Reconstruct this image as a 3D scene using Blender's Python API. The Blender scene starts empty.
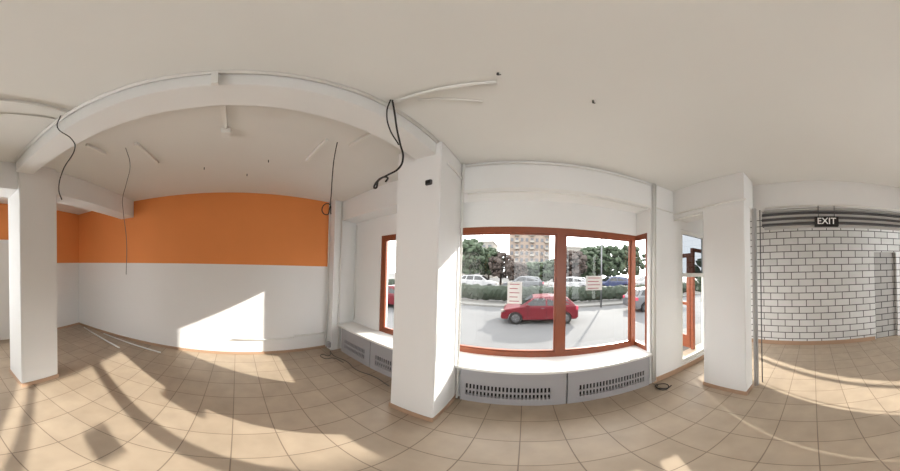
import bpy, bmesh, math, random
from mathutils import Vector, Matrix
random.seed(4)
S=bpy.context.scene
COL=S.collection
def lin(c,k=1):
    return tuple(k*(v/255/12.92 if v/255<=0.04045 else ((v/255+0.055)/1.055)**2.4) for v in c)+(1,)
def mat(name,rgb,rough=.6,metal=0,noise=0.0,nscale=3.0,bump=0.0,bscale=40,spec=.4,k=1):
    m=bpy.data.materials.new(name); m.use_nodes=True
    nt=m.node_tree; b=nt.nodes['Principled BSDF']
    c=lin(rgb,k); b.inputs['Base Color'].default_value=c
    b.inputs['Roughness'].default_value=rough; b.inputs['Metallic'].default_value=metal
    b.inputs['Specular IOR Level'].default_value=spec
    geo=nt.nodes.new('ShaderNodeNewGeometry')
    if noise>0:
        n=nt.nodes.new('ShaderNodeTexNoise'); n.inputs['Scale'].default_value=nscale; n.inputs['Detail'].default_value=5
        r=nt.nodes.new('ShaderNodeMix'); r.data_type='RGBA'
        r.inputs['A'].default_value=tuple(v*(1-noise) for v in c[:3])+(1,)
        r.inputs['B'].default_value=tuple(min(1,v*(1+noise)) for v in c[:3])+(1,)
        nt.links.new(geo.outputs['Position'],n.inputs['Vector'])
        nt.links.new(n.outputs['Fac'],r.inputs['Factor']); nt.links.new(r.outputs['Result'],b.inputs['Base Color'])
    if bump>0:
        n2=nt.nodes.new('ShaderNodeTexNoise'); n2.inputs['Scale'].default_value=bscale
        bp=nt.nodes.new('ShaderNodeBump'); bp.inputs['Strength'].default_value=bump; bp.inputs['Distance'].default_value=.01
        nt.links.new(geo.outputs['Position'],n2.inputs['Vector'])
        nt.links.new(n2.outputs['Fac'],bp.inputs['Height']); nt.links.new(bp.outputs['Normal'],b.inputs['Normal'])
    return m
def brickmat(name,c1,c2,cm,w,h,mort,offset,axes,rough=.5,bump=.3,spec=.4,dirt=.15):
    m=mat(name,c1,rough,spec=spec); nt=m.node_tree; b=nt.nodes['Principled BSDF']
    geo=nt.nodes.new('ShaderNodeNewGeometry'); sp=nt.nodes.new('ShaderNodeSeparateXYZ'); cb=nt.nodes.new('ShaderNodeCombineXYZ')
    nt.links.new(geo.outputs['Position'],sp.inputs[0])
    nt.links.new(sp.outputs[axes[0]],cb.inputs[0]); nt.links.new(sp.outputs[axes[1]],cb.inputs[1])
    t=nt.nodes.new('ShaderNodeTexBrick'); t.offset=offset; t.squash=1
    t.inputs['Color1'].default_value=lin(c1); t.inputs['Color2'].default_value=lin(c2); t.inputs['Mortar'].default_value=lin(cm)
    t.inputs['Scale'].default_value=1; t.inputs['Mortar Size'].default_value=mort
    t.inputs['Brick Width'].default_value=w; t.inputs['Row Height'].default_value=h
    t.inputs['Mortar Smooth'].default_value=.2
    nt.links.new(cb.outputs[0],t.inputs['Vector'])
    n=nt.nodes.new('ShaderNodeTexNoise'); n.inputs['Scale'].default_value=5; n.inputs['Detail'].default_value=8
    nt.links.new(geo.outputs['Position'],n.inputs['Vector'])
    mx=nt.nodes.new('ShaderNodeMix'); mx.data_type='RGBA'; mx.blend_type='MULTIPLY'; mx.inputs['Factor'].default_value=dirt
    nt.links.new(t.outputs['Color'],mx.inputs['A']); nt.links.new(n.outputs['Fac'],mx.inputs['B'])
    nt.links.new(mx.outputs['Result'],b.inputs['Base Color'])
    bp=nt.nodes.new('ShaderNodeBump'); bp.inputs['Strength'].default_value=bump; bp.inputs['Distance'].default_value=.005; bp.invert=True
    nt.links.new(t.outputs['Fac'],bp.inputs['Height']); nt.links.new(bp.outputs['Normal'],b.inputs['Normal'])
    return m
def glassmat(name='window_glass',tint=(.95,.96,.96,1)):
    m=bpy.data.materials.new(name); m.use_nodes=True; nt=m.node_tree; nt.nodes.clear()
    o=nt.nodes.new('ShaderNodeOutputMaterial'); t=nt.nodes.new('ShaderNodeBsdfTransparent'); g=nt.nodes.new('ShaderNodeBsdfGlossy')
    t.inputs[0].default_value=tint; g.inputs['Roughness'].default_value=.02
    lw=nt.nodes.new('ShaderNodeLayerWeight'); lw.inputs[0].default_value=.5
    p=nt.nodes.new('ShaderNodeMath'); p.operation='POWER'; p.inputs[1].default_value=4
    q=nt.nodes.new('ShaderNodeMath'); q.operation='MULTIPLY_ADD'; q.inputs[1].default_value=.5; q.inputs[2].default_value=.035
    mx=nt.nodes.new('ShaderNodeMixShader')
    nt.links.new(lw.outputs['Facing'],p.inputs[0]); nt.links.new(p.outputs[0],q.inputs[0])
    nt.links.new(q.outputs[0],mx.inputs[0]); nt.links.new(t.outputs[0],mx.inputs[1]); nt.links.new(g.outputs[0],mx.inputs[2]); nt.links.new(mx.outputs[0],o.inputs[0])
    return m
def twotone(name,top,bot,z):
    m=mat(name,bot,.75,bump=.08); nt=m.node_tree; b=nt.nodes['Principled BSDF']
    geo=nt.nodes.new('ShaderNodeNewGeometry'); sp=nt.nodes.new('ShaderNodeSeparateXYZ'); nt.links.new(geo.outputs['Position'],sp.inputs[0])
    gt=nt.nodes.new('ShaderNodeMath'); gt.operation='GREATER_THAN'; gt.inputs[1].default_value=z; nt.links.new(sp.outputs[2],gt.inputs[0])
    n=nt.nodes.new('ShaderNodeTexNoise'); n.inputs['Scale'].default_value=2; nt.links.new(geo.outputs['Position'],n.inputs['Vector'])
    o=nt.nodes.new('ShaderNodeMix'); o.data_type='RGBA'; o.inputs['A'].default_value=lin(top); o.inputs['B'].default_value=tuple(v*.9 for v in lin(top)[:3])+(1,)
    nt.links.new(n.outputs['Fac'],o.inputs['Factor'])
    mx=nt.nodes.new('ShaderNodeMix'); mx.data_type='RGBA'; mx.inputs['A'].default_value=lin(bot)
    nt.links.new(gt.outputs[0],mx.inputs['Factor']); nt.links.new(o.outputs['Result'],mx.inputs['B']); nt.links.new(mx.outputs['Result'],b.inputs['Base Color'])
    return m

M_white=mat('white_paint',(229,229,228),.75,bump=.1,bscale=25,noise=.03,nscale=2)
M_ceil=mat('ceiling_paint',(224,223,219),.85,noise=.04,nscale=1.2)
M_orange=twotone('orange_white_paint',(236,148,84),(230,229,228),1.6)
M_floor=brickmat('floor_tile',(192,174,153),(185,167,146),(140,124,108),.30,.30,.0042,0,(0,1),.38,.2,.35,.35)
M_skirt=mat('skirting_tile',(176,146,122),.4)
M_brick=brickmat('white_brick',(228,228,227),(218,218,216),(92,90,90),.30,.145,.009,.5,(1,2),.7,.5)
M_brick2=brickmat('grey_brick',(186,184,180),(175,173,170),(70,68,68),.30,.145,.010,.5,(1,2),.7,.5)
M_wood=mat('brown_wood_frame',(134,72,46),.35,noise=.18,nscale=12)
M_glass=glassmat()
M_tint=glassmat('tinted_glass',(.13,.14,.15,1))
M_grey=mat('grey_cover_paint',(165,164,167),.45,noise=.03)
M_shade=mat('painted_shade',(28,28,30),.8)  # near-black colour standing in for shade behind the radiator grilles
M_black=mat('black_cable',(34,32,32),.5)
M_gcab=mat('grey_cable',(96,94,92),.5)
M_plast=mat('white_plastic',(228,227,223),.4)
M_metal=mat('shutter_metal',(185,185,185),.35,.4)
M_dmetal=mat('dark_metal',(95,95,97),.4,.4)
E=.5
M_asph=mat('asphalt',(116,116,117),.9,noise=.12,nscale=.8,k=E)
M_pave=mat('pavement',(146,144,140),.9,noise=.08,nscale=4,k=E)
M_leaf=mat('foliage',(72,88,64),.8,noise=.5,nscale=2,bump=.8,bscale=6,k=E)
M_leaf3=mat('purple_foliage',(88,76,70),.8,noise=.5,nscale=2,bump=.8,bscale=6,k=E)
M_leaf2=mat('hedge_leaves',(52,64,48),.8,noise=.45,nscale=5,bump=.8,bscale=8,k=E)
M_bark=mat('bark',(60,46,36),.9,k=E)
M_red=mat('red_car_paint',(116,16,34),.3,spec=.3,k=E)
M_silver=mat('silver_car_paint',(130,132,136),.3,.3,k=E)
M_wht=mat('white_car_paint',(200,200,202),.3,k=E)
M_blue=mat('blue_car_paint',(60,70,110),.3,k=E)
M_cglass=mat('car_glass',(22,26,32),.08,spec=.5,k=E)
M_tire=mat('tire_rubber',(22,22,22),.8,k=E)
M_rim=mat('wheel_rim',(120,120,122),.3,.5,k=E)
M_bld=mat('building_plaster',(180,162,148),.9,noise=.06,k=.48)
M_bld2=mat('grey_building_plaster',(182,176,168),.9,noise=.06,k=.48)
M_bwin=mat('building_window',(104,106,112),.3,k=.55)
M_paper=mat('paper',(232,230,230),.8)
M_ink=mat('red_ink',(170,60,80),.8)
M_lamp=mat('lamp_lens',(190,180,170),.2,k=E)

class MB:
    def __init__(s): s.bm=bmesh.new(); s.mats=[]
    def mi(s,m):
        if m not in s.mats: s.mats.append(m)
        return s.mats.index(m)
    def box(s,x0,x1,y0,y1,z0,z1,m,bev=0):
        mi=s.mi(m)
        r=bmesh.ops.create_cube(s.bm,size=1,matrix=Matrix.Translation(((x0+x1)/2,(y0+y1)/2,(z0+z1)/2))@Matrix.Diagonal((x1-x0,y1-y0,z1-z0,1)))
        fs=set(f for v in r['verts'] for f in v.link_faces)
        for f in fs: f.material_index=mi
        if bev>0:
            es=list(set(e for v in r['verts'] for e in v.link_edges))
            rr=bmesh.ops.bevel(s.bm,geom=es,offset=bev,segments=2,affect='EDGES')
            for f in rr['faces']: f.material_index=mi
        return s
    def cyl(s,a,b,r,m,r2=None,seg=16):
        mi=s.mi(m); a=Vector(a); b=Vector(b); d=b-a
        q=d.to_track_quat('Z','Y').to_matrix().to_4x4()
        rr=bmesh.ops.create_cone(s.bm,cap_ends=True,segments=seg,radius1=r,radius2=r if r2 is None else r2,depth=d.length,matrix=Matrix.Translation((a+b)/2)@q)
        for f in set(f for v in rr['verts'] for f in v.link_faces): f.material_index=mi; f.smooth=len(f.verts)==4
        return s
    def sph(s,c,r,m,sub=2,jit=0,sc=(1,1,1)):
        mi=s.mi(m)
        rr=bmesh.ops.create_icosphere(s.bm,subdivisions=sub,radius=r,matrix=Matrix.Translation(c)@Matrix.Diagonal((*sc,1)))
        for v in rr['verts']:
            if jit: v.co+=(v.co-Vector(c))*random.uniform(-jit,jit)
        for f in set(f for v in rr['verts'] for f in v.link_faces): f.material_index=mi
        return s
    def prism(s,pts,y0,y1,m,inset=0):
        mi=s.mi(m)
        a=[s.bm.verts.new((p[0],y0,p[1])) for p in pts]; b=[s.bm.verts.new((p[0],y1,p[1])) for p in pts]
        n=len(pts); fs=[s.bm.faces.new(a),s.bm.faces.new(b[::-1])]
        for i in range(n): fs.append(s.bm.faces.new((a[i],b[i],b[(i+1)%n],a[(i+1)%n])))
        for f in fs: f.material_index=mi
        return s
    def done(s,name,parent=None,smooth=False):
        bmesh.ops.recalc_face_normals(s.bm,faces=s.bm.faces)
        me=bpy.data.meshes.new(name); s.bm.to_mesh(me); s.bm.free()
        for m in s.mats: me.materials.append(m)
        o=bpy.data.objects.new(name,me); COL.objects.link(o)
        if parent: o.parent=parent
        return o
def box(name,x0,x1,y0,y1,z0,z1,m,parent=None,bev=0): return MB().box(x0,x1,y0,y1,z0,z1,m,bev).done(name,parent)
def empty(name,loc=(0,0,0)):
    e=bpy.data.objects.new(name,None); COL.objects.link(e); e.location=loc; e.empty_display_size=.1; return e
def cable(name,pts,r,m,parent=None):
    c=bpy.data.curves.new(name,'CURVE'); c.dimensions='3D'; c.bevel_depth=r; c.bevel_resolution=3; c.resolution_u=8; c.use_fill_caps=True
    sp=c.splines.new('BEZIER'); sp.bezier_points.add(len(pts)-1)
    for bp,p in zip(sp.bezier_points,pts): bp.co=p; bp.handle_left_type=bp.handle_right_type='AUTO'
    c.materials.append(m); o=bpy.data.objects.new(name,c); COL.objects.link(o)
    if parent: o.parent=parent
    return o

H=2.84; YW=1.8; XL=-3.0; YB=-3.5; XR=3.8
# ---------- shell
box('floor',XL-.2,XR+.2,YB-.2,2.3,-.12,0,M_floor)
box('ceiling',XL-.2,XR+.2,YB-.2,2.3,H,H+.15,M_ceil)
box('wall_left',XL-.2,XL,YB-.2,2.3,0,H,M_orange)
w=MB(); w.box(XL,-.55,YB-.2,YB,0,H,M_orange); w.box(3.3,XR,YB-.2,YB,0,H,M_white); w.box(-.55,3.3,YB-.2,YB,0,.3,M_white); w.box(-.55,3.3,YB-.2,YB,2.6,H,M_white); w.done('wall_back')  # rear opening is unseen, added so fill light can enter
w=MB()
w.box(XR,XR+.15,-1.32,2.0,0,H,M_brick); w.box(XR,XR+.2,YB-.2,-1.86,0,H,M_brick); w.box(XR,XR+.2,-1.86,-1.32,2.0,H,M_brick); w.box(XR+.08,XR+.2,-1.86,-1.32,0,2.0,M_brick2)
w.done('wall_right')
# front wall
w=MB()
w.box(XL,1.46,1.84,2.3,0,.5,M_white)
w.box(XL,-2.82,1.64,2.1,0,H-.001,M_white)
w.box(XL,-2.12,2.1,2.3,.5,2.46,M_white)
w.box(-2.12,1.46,2.1,2.3,2.13,2.46,M_white)
w.box(-1.10,-.88,1.8,2.3,.5,2.46,M_white)
w.box(1.46,2.05,1.8,1.86,0,2.46,M_white)
w.box(2.05,2.8,1.8,1.9,0,.12,M_white); w.box(2.05,2.8,1.8,1.9,2.27,2.46,M_white)
w.box(2.74,2.86,1.8,1.9,0,2.46,M_white)
w.box(1.46,XR,1.8,2.3,2.46,H,M_white)
w.done('wall_front')
# beams
box('ceiling_beam',-2.82,1.46,1.8,2.3,2.46,H,M_white)
box('ceiling_beam',-.92,-.72,-1.85,1.36,2.68,H,M_white,bev=.004)
box('ceiling_beam',-.76,2.3,-2.2,-1.9,2.47,H,M_white,bev=.004)
box('ceiling_beam',XL,-1.24,-2.2,-1.9,2.5,H,M_white,bev=.004)
box('ceiling_beam',1.885,2.2,.735,1.8,2.40,H,M_white,bev=.004)
box('ceiling_beam',2.3,2.6,-1.9,.9,2.44,H,M_white,bev=.004)
def column(x0,x1,y0,y1):
    e=empty('column')
    box('shaft',x0,x1,y0,y1,0,H,M_white,e,bev=.008)
    MB().box(x0-.008,x1+.008,y0-.008,y1+.008,0,.06,M_skirt).done('skirting',e)
column(-1.12,-.67,1.30,1.8); column(-1.24,-.76,-2.25,-1.85); column(1.89,2.10,.74,1.29); column(2.0,2.4,-2.3,-1.9)
box('baseboard_left',XL,XL+.01,YB,1.64,0,.05,M_skirt)
box('baseboard_back',XL+.01,-.55,YB,YB+.01,0,.05,M_skirt)
box('baseboard_front',1.5,2.75,1.785,1.8,0,.08,M_skirt)
box('baseboard_right',XR-.01,XR,-1.3,1.8,0,.09,M_skirt)
box('trim_1',-2.82,1.46,1.74,2.12,.5,.53,M_plast,bev=.004)
box('trim_2',-.66,1.46,1.79,1.80,2.455,2.485,M_plast)

# windows
def vplane(name,axis,c,a0,a1,z0,z1,e,m=None):
    b=MB(); b.mi(m or M_glass)
    P=[(a0,z0),(a1,z0),(a1,z1),(a0,z1)]
    b.bm.faces.new([b.bm.verts.new((p[0],c,p[1]) if axis=='y' else (c,p[0],p[1])) for p in P])
    return b.done(name,e)
def frame_y(e,x0,x1,y,z0,z1,w=.07,d=.07,m=M_wood,mull=(),glaze=True):
    b=MB()
    b.box(x0,x0+w,y,y+d,z0,z1,m); b.box(x1-w,x1,y,y+d,z0,z1,m)
    b.box(x0+w,x1-w,y,y+d,z0,z0+w,m); b.box(x0+w,x1-w,y,y+d,z1-w,z1,m)
    for q in mull: b.box(q-w*.75,q+w*.75,y-.004,y+d,z0+w,z1-w,m)
    xs=[x0+w]+[q for q in mull for q in (q-w*.75,q+w*.75)]+[x1-w]
    if m is M_wood:
        for i in range(0,len(xs),2):
            a,c=xs[i],xs[i+1]; t=.018
            b.box(a,a+t,y+.015,y+d-.015,z0+w,z1-w,m); b.box(c-t,c,y+.015,y+d-.015,z0+w,z1-w,m)
            b.box(a+t,c-t,y+.015,y+d-.015,z0+w,z0+w+t,m); b.box(a+t,c-t,y+.015,y+d-.015,z1-w-t,z1-w,m)
    b.done('frame',e)
    if glaze: vplane('pane','y',y+d*.5,x0+w*.6,x1-w*.6,z0+w*.6,z1-w*.6,e)
e=empty('window_1'); frame_y(e,-2.12,-1.10,2.12,.53,2.13,mull=())
e=empty('window_2'); frame_y(e,-.88,1.46,2.12,.53,2.13,mull=(.42,))
b=MB(); 
b.box(1.46,1.50,1.86,1.90,.53,2.13,M_wood).box(1.46,1.50,1.90,2.12,.53,.60,M_wood).box(1.46,1.50,1.90,2.12,2.06,2.13,M_wood).done('side_frame',e)
vplane('side_pane','x',1.48,1.89,2.12,.59,2.07,e)
box('side_header',1.46,1.5,1.86,2.3,2.13,2.46,M_white,e); box('side_base',1.46,1.5,1.86,2.3,0,.53,M_white,e)
e=empty('window_3'); frame_y(e,2.05,2.74,1.82,.12,2.27,w=.06,d=.05,m=M_plast,glaze=False)
vplane('pane','y',1.845,2.08,2.72,.15,1.56,e); vplane('transom_pane','y',1.845,2.08,2.72,1.58,2.24,e,M_tint)
box('transom_bar',2.11,2.68,1.815,1.875,1.54,1.60,M_plast,e)
e=empty('door_1')
b=MB(); b.box(2.86,2.93,2.2,2.26,0,2.1,M_wood).box(3.73,3.8,2.2,2.26,0,2.1,M_wood).box(2.93,3.73,2.2,2.26,2.03,2.1,M_wood).done('jamb',e)
b=MB(); X0,X1=2.86,2.91
b.box(X0,X1,2.28,2.36,.02,2.0,M_wood).box(X0,X1,3.02,3.1,.02,2.0,M_wood).box(X0,X1,2.36,3.02,.02,.3,M_wood).box(X0,X1,2.36,3.02,1.92,2.0,M_wood).box(X0,X1,2.36,3.02,.95,1.01,M_wood)
b.cyl((X0-.05,3.05,.9),(X0-.05,3.05,1.15),.012,M_metal,seg=8); b.done('leaf',e)
vplane('glass','x',2.885,2.35,3.03,.29,1.93,e)
box('entrance_step',2.0,4.0,2.3,3.3,-.8,-.001,M_pave)
e=empty('added_fill_window'); frame_y(e,-.55,3.3,YB-.12,.3,2.6,mull=(.7,2.0))  # invented window behind the camera, lets extra sky light into the room
e=empty('door_2'); box('leaf',-1.55,-.7,YB+.001,YB+.04,0,2.0,M_plast,e,bev=.004)
b=MB(); b.box(-1.62,-1.55,YB+.001,YB+.05,0,2.07,M_white).box(-.7,-.63,YB+.001,YB+.05,0,2.07,M_white).box(-1.55,-.7,YB+.001,YB+.05,2.0,2.07,M_white).done('casing',e)

# radiator covers
def rcover(x0,x1,s0,s1):
    e=empty('radiator_cover'); y0,y1=1.785,1.835
    b=MB(); z0,z1=.10,.28
    b.box(x0,x1,y0,y1,z1,.50,M_grey); b.box(x0,x1,y0,y1,0,z0,M_grey); b.box(x0,s0,y0,y1,z0,z1,M_grey); b.box(s1,x1,y0,y1,z0,z1,M_grey)
    b.done('panel',e)
    box('shade_backing',s0,s1,y1-.012,y1,z0,z1,M_shade,e)  # dark-painted backing, imitates the shade inside the slots
    g=MB(); n=int((s1-s0)/.036)
    for i in range(n+1):
        x=s0+(s1-s0)*i/n; g.box(x-.008,x+.008,y0+.002,y0+.014,z0,z1,M_grey)
    g.box(s0,s1,y0+.001,y0+.015,.178,.202,M_grey)
    g.done('grille_bars',e)
rcover(-.62,.43,-.57,.28); rcover(.445,1.44,.56,1.37); rcover(-1.95,-1.14,-1.85,-1.24); rcover(-2.72,-1.965,-2.62,-2.08)

# shutter
e=empty('roller_shutter')
b=MB()
for i in range(6):
    z=2.22+i*.036; b.box(2.33+.004*(i%2),2.42,-1.88,.66,z,z+.03,M_metal if i%2 else M_dmetal)
b.cyl((2.47,-1.88,2.33),(2.47,.66,2.33),.085,M_dmetal)
b.done('slat_roll',e)
b=MB(); b.box(2.13,2.15,.70,.73,0,2.42,M_metal).box(2.155,2.20,.69,.72,0,2.43,M_metal).box(2.25,2.262,.655,.667,0,2.43,M_dmetal).done('guide_rail',e)
b=MB(); b.box(2.30,2.36,-1.88,.62,2.17,2.20,M_metal).box(2.30,2.33,-1.88,.62,2.405,2.43,M_metal).done('bottom_bar',e)
# exit sign
e=empty('exit_sign'); box('housing',2.24,2.29,-.33,-.03,2.165,2.295,M_black,e,bev=.005)
c=bpy.data.curves.new('letters','FONT'); c.body='EXIT'; c.size=.115; c.extrude=.002; c.align_x='CENTER'; c.align_y='CENTER'; c.offset=.001
o=bpy.data.objects.new('letters',c); COL.objects.link(o); o.rotation_euler=(math.pi/2,0,-math.pi/2); o.location=(2.236,-.18,2.23); o.parent=e
c.materials.append(mat('sign_white',(240,240,240),.5))
b=MB(); b.cyl((2.27,-.08,2.295),(2.27,-.08,2.45),.005,M_dmetal).cyl((2.27,-.28,2.295),(2.27,-.28,2.45),.005,M_dmetal).done('hanger_rods',e)

# conduits & pipes
def tube(name,a,b,r=.012,m=M_plast,clips=False,parent=None):
    k=MB().cyl(a,b,r,m,seg=12); return k.done(name,parent)
tube('cable_conduit',(-.705,-1.83,2.825),(-.705,1.29,2.825),.014)
e=empty('ceiling_tube'); tube('tube',(-.68,.70,2.822),(-.14,.72,2.822),.013,parent=e)
tube('ceiling_tube',(-.54,.76,2.832),(-.24,.90,2.832),.008)
tube('ceiling_tube',(-.68,-.90,2.822),(-.10,-.97,2.822),.013)
tube('ceiling_tube',(-.68,-1.03,2.832),(-.10,-1.16,2.832),.008)
def bar(x0,x1,y): box('lamp_mounting_rail',x0,x1,y-.014,y+.014,H-.035,H,M_plast,bev=.003)
bar(-1.82,-1.36,-.85); bar(-1.76,-1.32,.67); bar(-1.30,-1.0,.88)
bar(-1.36,-1.11,-1.19)
e=empty('wire_trunking'); box('duct',-1.33,-.93,-.12,-.09,H-.03,H,M_plast,e,bev=.003); box('socket',-1.42,-1.33,-.14,-.07,H-.07,H,M_plast,e,bev=.006)
box('drop',-.716,-.692,-.118,-.092,2.66,2.809,M_plast,e)
for n,(x,y) in enumerate([(-.645,1.765),(1.50,1.777),(1.54,1.782),(-2.79,1.765),(-2.97,1.61)]):
    tube('conduit_pipe',(x,y,.03),(x,y,2.83),.012 if n!=1 else .016)
tube('conduit_pipe',(-.6,1.785,2.43),(1.46,1.785,2.43),.010)
tube('conduit_pipe',(-.63,1.785,2.80),(1.46,1.785,2.80),.010)
tube('conduit_pipe',(1.56,1.785,2.48),(1.86,1.785,2.48),.010)
tube('conduit_pipe',(1.87,.7,2.45),(1.87,1.76,2.45),.012)
tube('conduit_pipe',(1.88,1.32,2.36),(1.88,1.78,2.36),.008)
tube('conduit_pipe',(2.285,-1.8,2.46),(2.285,.6,2.46),.012)
tube('conduit_pipe',(-2.98,1.0,.33),(-2.98,1.58,.33),.014); tube('conduit_pipe',(-2.98,-.05,.30),(-2.98,1.0,.30),.010)
tube('conduit_pipe',(-.655,1.40,2.62),(-.655,1.745,2.62),.010)
tube('conduit_pipe',(-2.76,2.085,.60),(-2.76,2.085,2.40),.010)
e=empty('junction_box'); box('body',-.80,-.74,1.275,1.30,2.345,2.395,M_dmetal,e,bev=.006); box('lid',-.79,-.75,1.268,1.275,2.355,2.385,M_black,e)
# floor pieces
tube('floor_trunking',(-2.90,-3.2,.016),(-2.55,-1.9,.016),.015); tube('floor_trunking',(-2.93,-2.6,.013),(-2.75,-1.2,.013),.012)
e=empty('cable_coil')
cable('loop',[(1.50,1.70,.012),(1.44,1.62,.02),(1.50,1.55,.012),(1.58,1.60,.03),(1.52,1.70,.02),(1.44,1.66,.03),(1.52,1.56,.02),(1.62,1.58,.012)],.007,M_black,e)
e=empty('loose_floor_cable')
cable('strand',[(-2.78,1.6,.008),(-2.6,1.56,.01),(-2.3,1.62,.01),(-2.0,1.58,.008),(-1.7,1.64,.008),(-1.4,1.6,.008)],.006,M_gcab,e)
cable('strand_loop',[(-2.75,1.58,.02),(-2.62,1.48,.01),(-2.72,1.40,.008),(-2.55,1.38,.008),(-2.5,1.5,.015),(-2.3,1.56,.008)],.006,M_gcab,e)
box('electrical_box',-2.90,-2.82,1.58,1.638,.06,.17,M_grey,bev=.006)
# dangling cables
def dang(pts,r=.005,m=M_black): return cable('dangling_cable',pts,r,m)
dang([(-.69,-.98,2.84),(-.68,-1.0,2.7),(-.74,-.93,2.55),(-.72,-.88,2.40),(-.69,-.96,2.25),(-.70,-1.02,2.12),(-.71,-1.0,2.04)],.004)
dang([(-1.40,-.98,2.84),(-1.43,-.95,2.6),(-1.48,-1.02,2.45),(-1.44,-1.04,2.25),(-1.38,-.99,2.1),(-1.41,-.97,1.8),(-1.42,-.98,1.49)],.003,M_gcab)
dang([(-1.33,.77,2.84),(-1.34,.75,2.6),(-1.32,.73,2.4),(-1.35,.74,2.2),(-1.35,.73,2.1),(-1.37,.72,2.05),(-1.39,.68,2.09),(-1.36,.72,2.15),(-1.34,.74,2.05)],.0045)
dang([(-.655,.69,2.84),(-.64,.70,2.65),(-.63,.714,2.49),(-.615,.728,2.36),(-.60,.735,2.26),(-.61,.715,2.17),(-.655,.675,2.12),(-.69,.649,2.09),(-.70,.64,2.04),(-.685,.65,2.09),(-.655,.68,2.11),(-.66,.675,2.08)],.0055)
dang([(-.66,.68,2.84),(-.675,.675,2.7),(-.66,.69,2.5),(-.62,.72,2.36)],.004)
for (x,y) in [(-.125,.65),(.316,.85),(-2.1,-.4),(-1.9,.3),(-2.3,.1)]:
    b=MB(); b.cyl((x,y,H-.03),(x,y,H),.005,M_black,seg=8); b.cyl((x,y,H-.035),(x+.012,y,H-.03),.004,M_black,seg=8); b.done('ceiling_hook')
def notice(x0,x1,z0,z1,n):
    e=empty('paper_notice'); box('sheet',x0,x1,2.138,2.141,z0,z1,M_paper,e)
    b=MB()
    for i in range(n):
        z=z1-(i+.6)*(z1-z0)/(n+.2); b.box(x0+.025,x1-.03-.02*(i%2),2.1365,2.138,z-.004,z+.004,M_ink)
    b.done('text_lines',e)
notice(-.20,-.03,1.22,1.48,5); notice(.74,.96,1.38,1.56,4)

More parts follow.
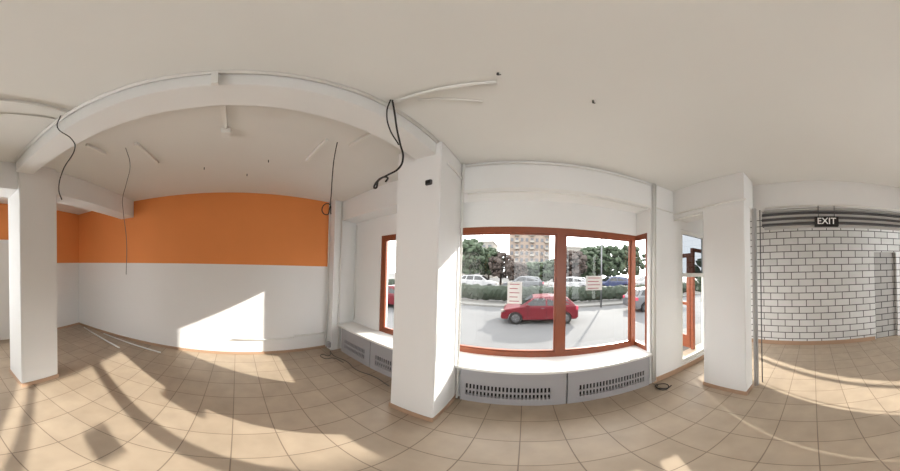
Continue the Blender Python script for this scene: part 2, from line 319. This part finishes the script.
# ---------- outside
GZ=-.95; GP=GZ+.62
b=MB(); b.box(-60,60,5.0,60,GZ-.2,GZ,M_asph); b.box(-40,40,2.35,5.0,GZ-.2,GZ+.15,M_pave)
b.box(-60,60,12.6,15.3,GZ,GZ+.12,M_pave); b.box(-60,60,15.31,60,GZ,GP,M_pave); b.done('ground')
def car(name,x,y,L,paint,flip=False,rot=0,z=None):
    e=empty(name,(x,y,GZ if z is None else z)); s=L/4.0
    W=.84
    def P(l): return [((-(p[0]) if flip else p[0])*s,p[1]*s) for p in l]
    b=MB()
    b.prism(P([(-1.98,.35),(-1.95,.62),(-1.85,.76),(-1.05,.93),(-.9,.95),(1.85,1.0),(1.96,.85),(1.98,.4),(1.9,.27),(1.62,.25),(1.58,.48),(1.4,.64),(1.18,.66),(.96,.56),(.86,.27),(-.86,.24),(-.92,.48),(-1.1,.63),(-1.32,.65),(-1.52,.54),(-1.62,.27),(-1.9,.27)]),-W,W,paint)
    o=b.done('lower_body',e); md=o.modifiers.new('bev','BEVEL'); md.width=.05; md.segments=3; md.limit_method='ANGLE'
    b=MB(); mi=b.mi(paint); b.mi(M_cglass)
    lo=P([(-1.05,.92),(1.85,.98)]); hi=P([(-.30,1.42),(1.45,1.40)])
    mid=P([(.5,1.47)])[0]
    ring=[(lo[0],.80),(hi[0],.62),(mid,.63),(hi[1],.62),(lo[1],.80)]
    A=[b.bm.verts.new((p[0],-w_,p[1])) for p,w_ in ring]; B=[b.bm.verts.new((p[0],w_,p[1])) for p,w_ in ring]
    n=5; b.bm.faces.new(A); b.bm.faces.new(B[::-1])
    for i in range(n): b.bm.faces.new((A[i],B[i],B[(i+1)%n],A[(i+1)%n]))
    o=b.done('cabin',e); md=o.modifiers.new('bev','BEVEL'); md.width=.04; md.segments=3
    g=MB(); mg=g.mi(M_cglass)
    def quad(pl,sd):
        vs=[]
        for (px,pz) in pl:
            t=(pz-.94)/(1.42-.94); wy=(.80-(.18)*t+.012)*sd
            vs.append(g.bm.verts.new(((-px if flip else px)*s,wy,pz*s)))
        g.bm.faces.new(vs)
    for sd in(-1,1):
        quad([(-.78,1.0),(-.28,1.35),(.28,1.38),(.28,1.0)],sd); quad([(.36,1.0),(.36,1.38),(.98,1.37),(1.08,1.0)],sd); quad([(1.16,1.02),(1.07,1.36),(1.36,1.34),(1.6,1.06)],sd)
    def cross(a,c):
        vs=[((-a[0] if flip else a[0])*s,-.70,a[1]*s),((-a[0] if flip else a[0])*s,.70,a[1]*s),((-c[0] if flip else c[0])*s,.58,c[1]*s),((-c[0] if flip else c[0])*s,-.58,c[1]*s)]
        g.bm.faces.new([g.bm.verts.new(v) for v in vs])
    cross((-.99,.99),(-.36,1.41)); cross((1.82,1.06),(1.52,1.36))
    g.done('windows',e)
    wm=MB()
    for wx in(-1.22,1.27):
        X=(-wx if flip else wx)*s
        for sd in(-1,1):
            wm.cyl((X,sd*(W-.2),.31),(X,sd*(W+.01),.31),.31,M_tire,seg=28); wm.cyl((X,sd*(W+.005),.31),(X,sd*(W+.022),.31),.20,M_rim,seg=20)
            for k in range(5):
                a=k*2*math.pi/5; wm.cyl((X,sd*(W+.03),.31),(X+.19*math.cos(a),sd*(W+.025),.31+.19*math.sin(a)),.018,M_rim,seg=6)
    wm.done('wheels',e)
    d=MB(); f=-1 if flip else 1
    for sd in(-1,1):
        xx=sorted((f*-1.97*s,f*-1.72*s)); d.box(xx[0],xx[1],sd*.74-.1,sd*.74+.1,.62*s,.76*s,M_lamp,.02)
        xx=sorted((f*1.82*s,f*1.97*s)); d.box(xx[0],xx[1],sd*.74-.11,sd*.74+.11,.75*s,.95*s,M_ink,.02)
        xx=sorted((f*-.72*s,f*-.55*s)); d.box(xx[0],xx[1],sd*.93-.07,sd*.93+.07,.95*s,1.07*s,paint,.02)
        for hx in(.12,.9): d.box(f*hx*s-.08,f*hx*s+.08,sd*.85-.01,sd*.85+.01,.86*s,.89*s,M_dmetal)
        for dx in(-.62,.32,1.0): d.box(f*dx*s-.006,f*dx*s+.006,sd*.842-.004,sd*.842+.004,.35*s,.92*s,M_tire)
    d.done('lights_and_mirrors',e)
    e.rotation_euler=(0,0,rot)
car('car',.75,9.4,3.75,M_red)
car('car',-8.2,9.4,3.9,M_red)
car('car',-4.6,18,4.1,M_wht,True,z=GP); car('car',-.2,18.2,4.1,M_silver,z=GP); car('car',4.4,18,4.1,M_wht,z=GP); car('car',9.2,18,4.2,M_blue,z=GP); car('car',8.6,10.2,4.2,M_silver,True); car('car',14,18,4.2,M_wht,z=GP); car('car',-9.6,18,4.2,M_blue,z=GP)
b=MB()
for i in range(170):
    x=-30+i*.36; 
    b.sph((x,14.2+random.uniform(-.1,.1),GZ+.84),.58,M_leaf2,2,.14,(1,.8,1.05))
b.done('hedge')
def tree(x,y,h,r,n=26,z=GP,m=None):
    m=m or M_leaf
    e=empty('tree',(x,y,z)); t=MB(); t.cyl((0,0,0),(0,0,h*.6),.16,M_bark,.09)
    for k in range(5):
        a=k*1.25; t.cyl((0,0,h*.4),(r*.5*math.cos(a),r*.5*math.sin(a),h*.72),.07,M_bark,.03,8)
    t.done('trunk',e)
    f=MB()
    for i in range(n*7):
        a=random.uniform(0,6.28); q=random.random()**.5; zz=random.uniform(-1,1); rr=r*math.sqrt(max(0,1-zz*zz*.8))*q
        f.sph((rr*math.cos(a),rr*math.sin(a),h*.60+zz*h*.34),r*random.uniform(.09,.2),m,1,.35)
    f.done('crown',e)
tree(-7.8,25,6.2,2.5); tree(-5.4,27,5.4,2.1); tree(-3.3,25,4.6,1.7,m=M_leaf3); tree(-1.0,23,3.2,1.4,m=M_leaf3); tree(.9,28,3.4,1.9); tree(2.3,24.5,3.3,1.5); tree(4.3,27,4.0,1.9); tree(6.4,24,5.0,2.0,m=M_leaf3); tree(9.0,26,5.2,2.2); tree(11.3,30,6.5,2.6); tree(13.6,27,6.4,2.6); tree(-12,25,7,2.8); tree(-10.5,35,8.5,3); tree(18,28,7.0,2.7); tree(-18,26,7,3); tree(15,36,8,3)
tree(7.4,4.0,3.6,1.3,z=GZ+.15)  # added tree, dark backdrop to tone down the bright view through window_3
def building(x0,x1,y,z1,m,nx,nz):
    e=empty('apartment_building'); box('facade',x0,x1,y,y+9,GP,z1,m,e)
    g=MB(); g2=MB(); dx=(x1-x0)/nx; dz=(z1-GP-.6)/nz
    for i in range(nx):
        for k in range(nz):
            X=x0+(i+.5)*dx; Z=GP+.4+(k+.5)*dz
            g.box(X-dx*.27,X+dx*.27,y-.05,y+.02,Z-dz*.25,Z+dz*.28,M_bwin); 
            if i%3==1: g2.box(X-dx*.45,X+dx*.45,y-.9,y,Z-dz*.42,Z-dz*.12,M_bld2)
    g.done('windows',e); g2.done('balconies',e); box('roof_parapet',x0-.2,x1+.2,y-.2,y+9,z1,z1+.5,M_bld2,e)
building(-4.4,6.6,50,15.2,M_bld,8,8)
building(9.5,22,50,8.5,M_bld2,10,4)
building(-40,-9,50,9.5,M_bld2,18,5)
b=MB(); b.cyl((5.4,12.2,GZ),(5.4,12.2,5),.06,M_dmetal,.04); b.cyl((5.4,12.2,5),(5.4,11,5.3),.035,M_dmetal); b.box(5.3,5.5,10.4,11.1,5.25,5.36,M_dmetal,.03); b.done('street_lamp')

# ---------- light
wd=bpy.data.worlds.new('World'); S.world=wd; wd.use_nodes=True; nt=wd.node_tree; bg=nt.nodes['Background']
tc=nt.nodes.new('ShaderNodeTexCoord'); n=nt.nodes.new('ShaderNodeTexNoise'); n.inputs['Scale'].default_value=3; n.inputs['Detail'].default_value=6
cr=nt.nodes.new('ShaderNodeValToRGB'); cr.color_ramp.elements[0].position=.4; cr.color_ramp.elements[0].color=(.94,.96,.98,1); cr.color_ramp.elements[1].position=.62; cr.color_ramp.elements[1].color=(1,.99,.97,1)
nt.links.new(tc.outputs['Generated'],n.inputs['Vector']); nt.links.new(n.outputs['Fac'],cr.inputs[0]); nt.links.new(cr.outputs[0],bg.inputs[0])
bg.inputs[1].default_value=5.8
L=bpy.data.lights.new('sun','SUN'); L.energy=10.0; L.angle=.015; L.color=(1,.95,.85)
o=bpy.data.objects.new('sun',L); COL.objects.link(o)
el=math.radians(24); az=math.radians(30)
d=Vector((-math.sin(az)*math.cos(el),-math.cos(az)*math.cos(el),-math.sin(el)))
o.rotation_euler=d.to_track_quat('-Z','Y').to_euler(); o.location=(10,14,10)

# ---------- camera
cd=bpy.data.cameras.new('camera'); co=bpy.data.objects.new('camera',cd); COL.objects.link(co)
cd.type='PANO'
def setp(k,v):
    for t in (cd,getattr(cd,'cycles',None)):
        try: setattr(t,k,v)
        except Exception as ex: pass
setp('panorama_type','EQUIRECTANGULAR')
SC=3.2
setp('longitude_min',math.radians(-450/SC)); setp('longitude_max',math.radians(450/SC))
setp('latitude_min',math.radians(-(471-268)/SC)); setp('latitude_max',math.radians(268/SC))
cd.clip_start=.01; cd.clip_end=500
R=Matrix.Rotation(math.radians(75/SC),4,'Z')@Matrix.Rotation(math.radians(90.6),4,'X')@Matrix.Rotation(math.radians(1.5),4,'Z')
co.matrix_world=Matrix.Translation((0,0,1.6))@R
S.camera=co
try:
    S.view_settings.view_transform='Standard'; S.view_settings.exposure=0.0
except Exception: pass
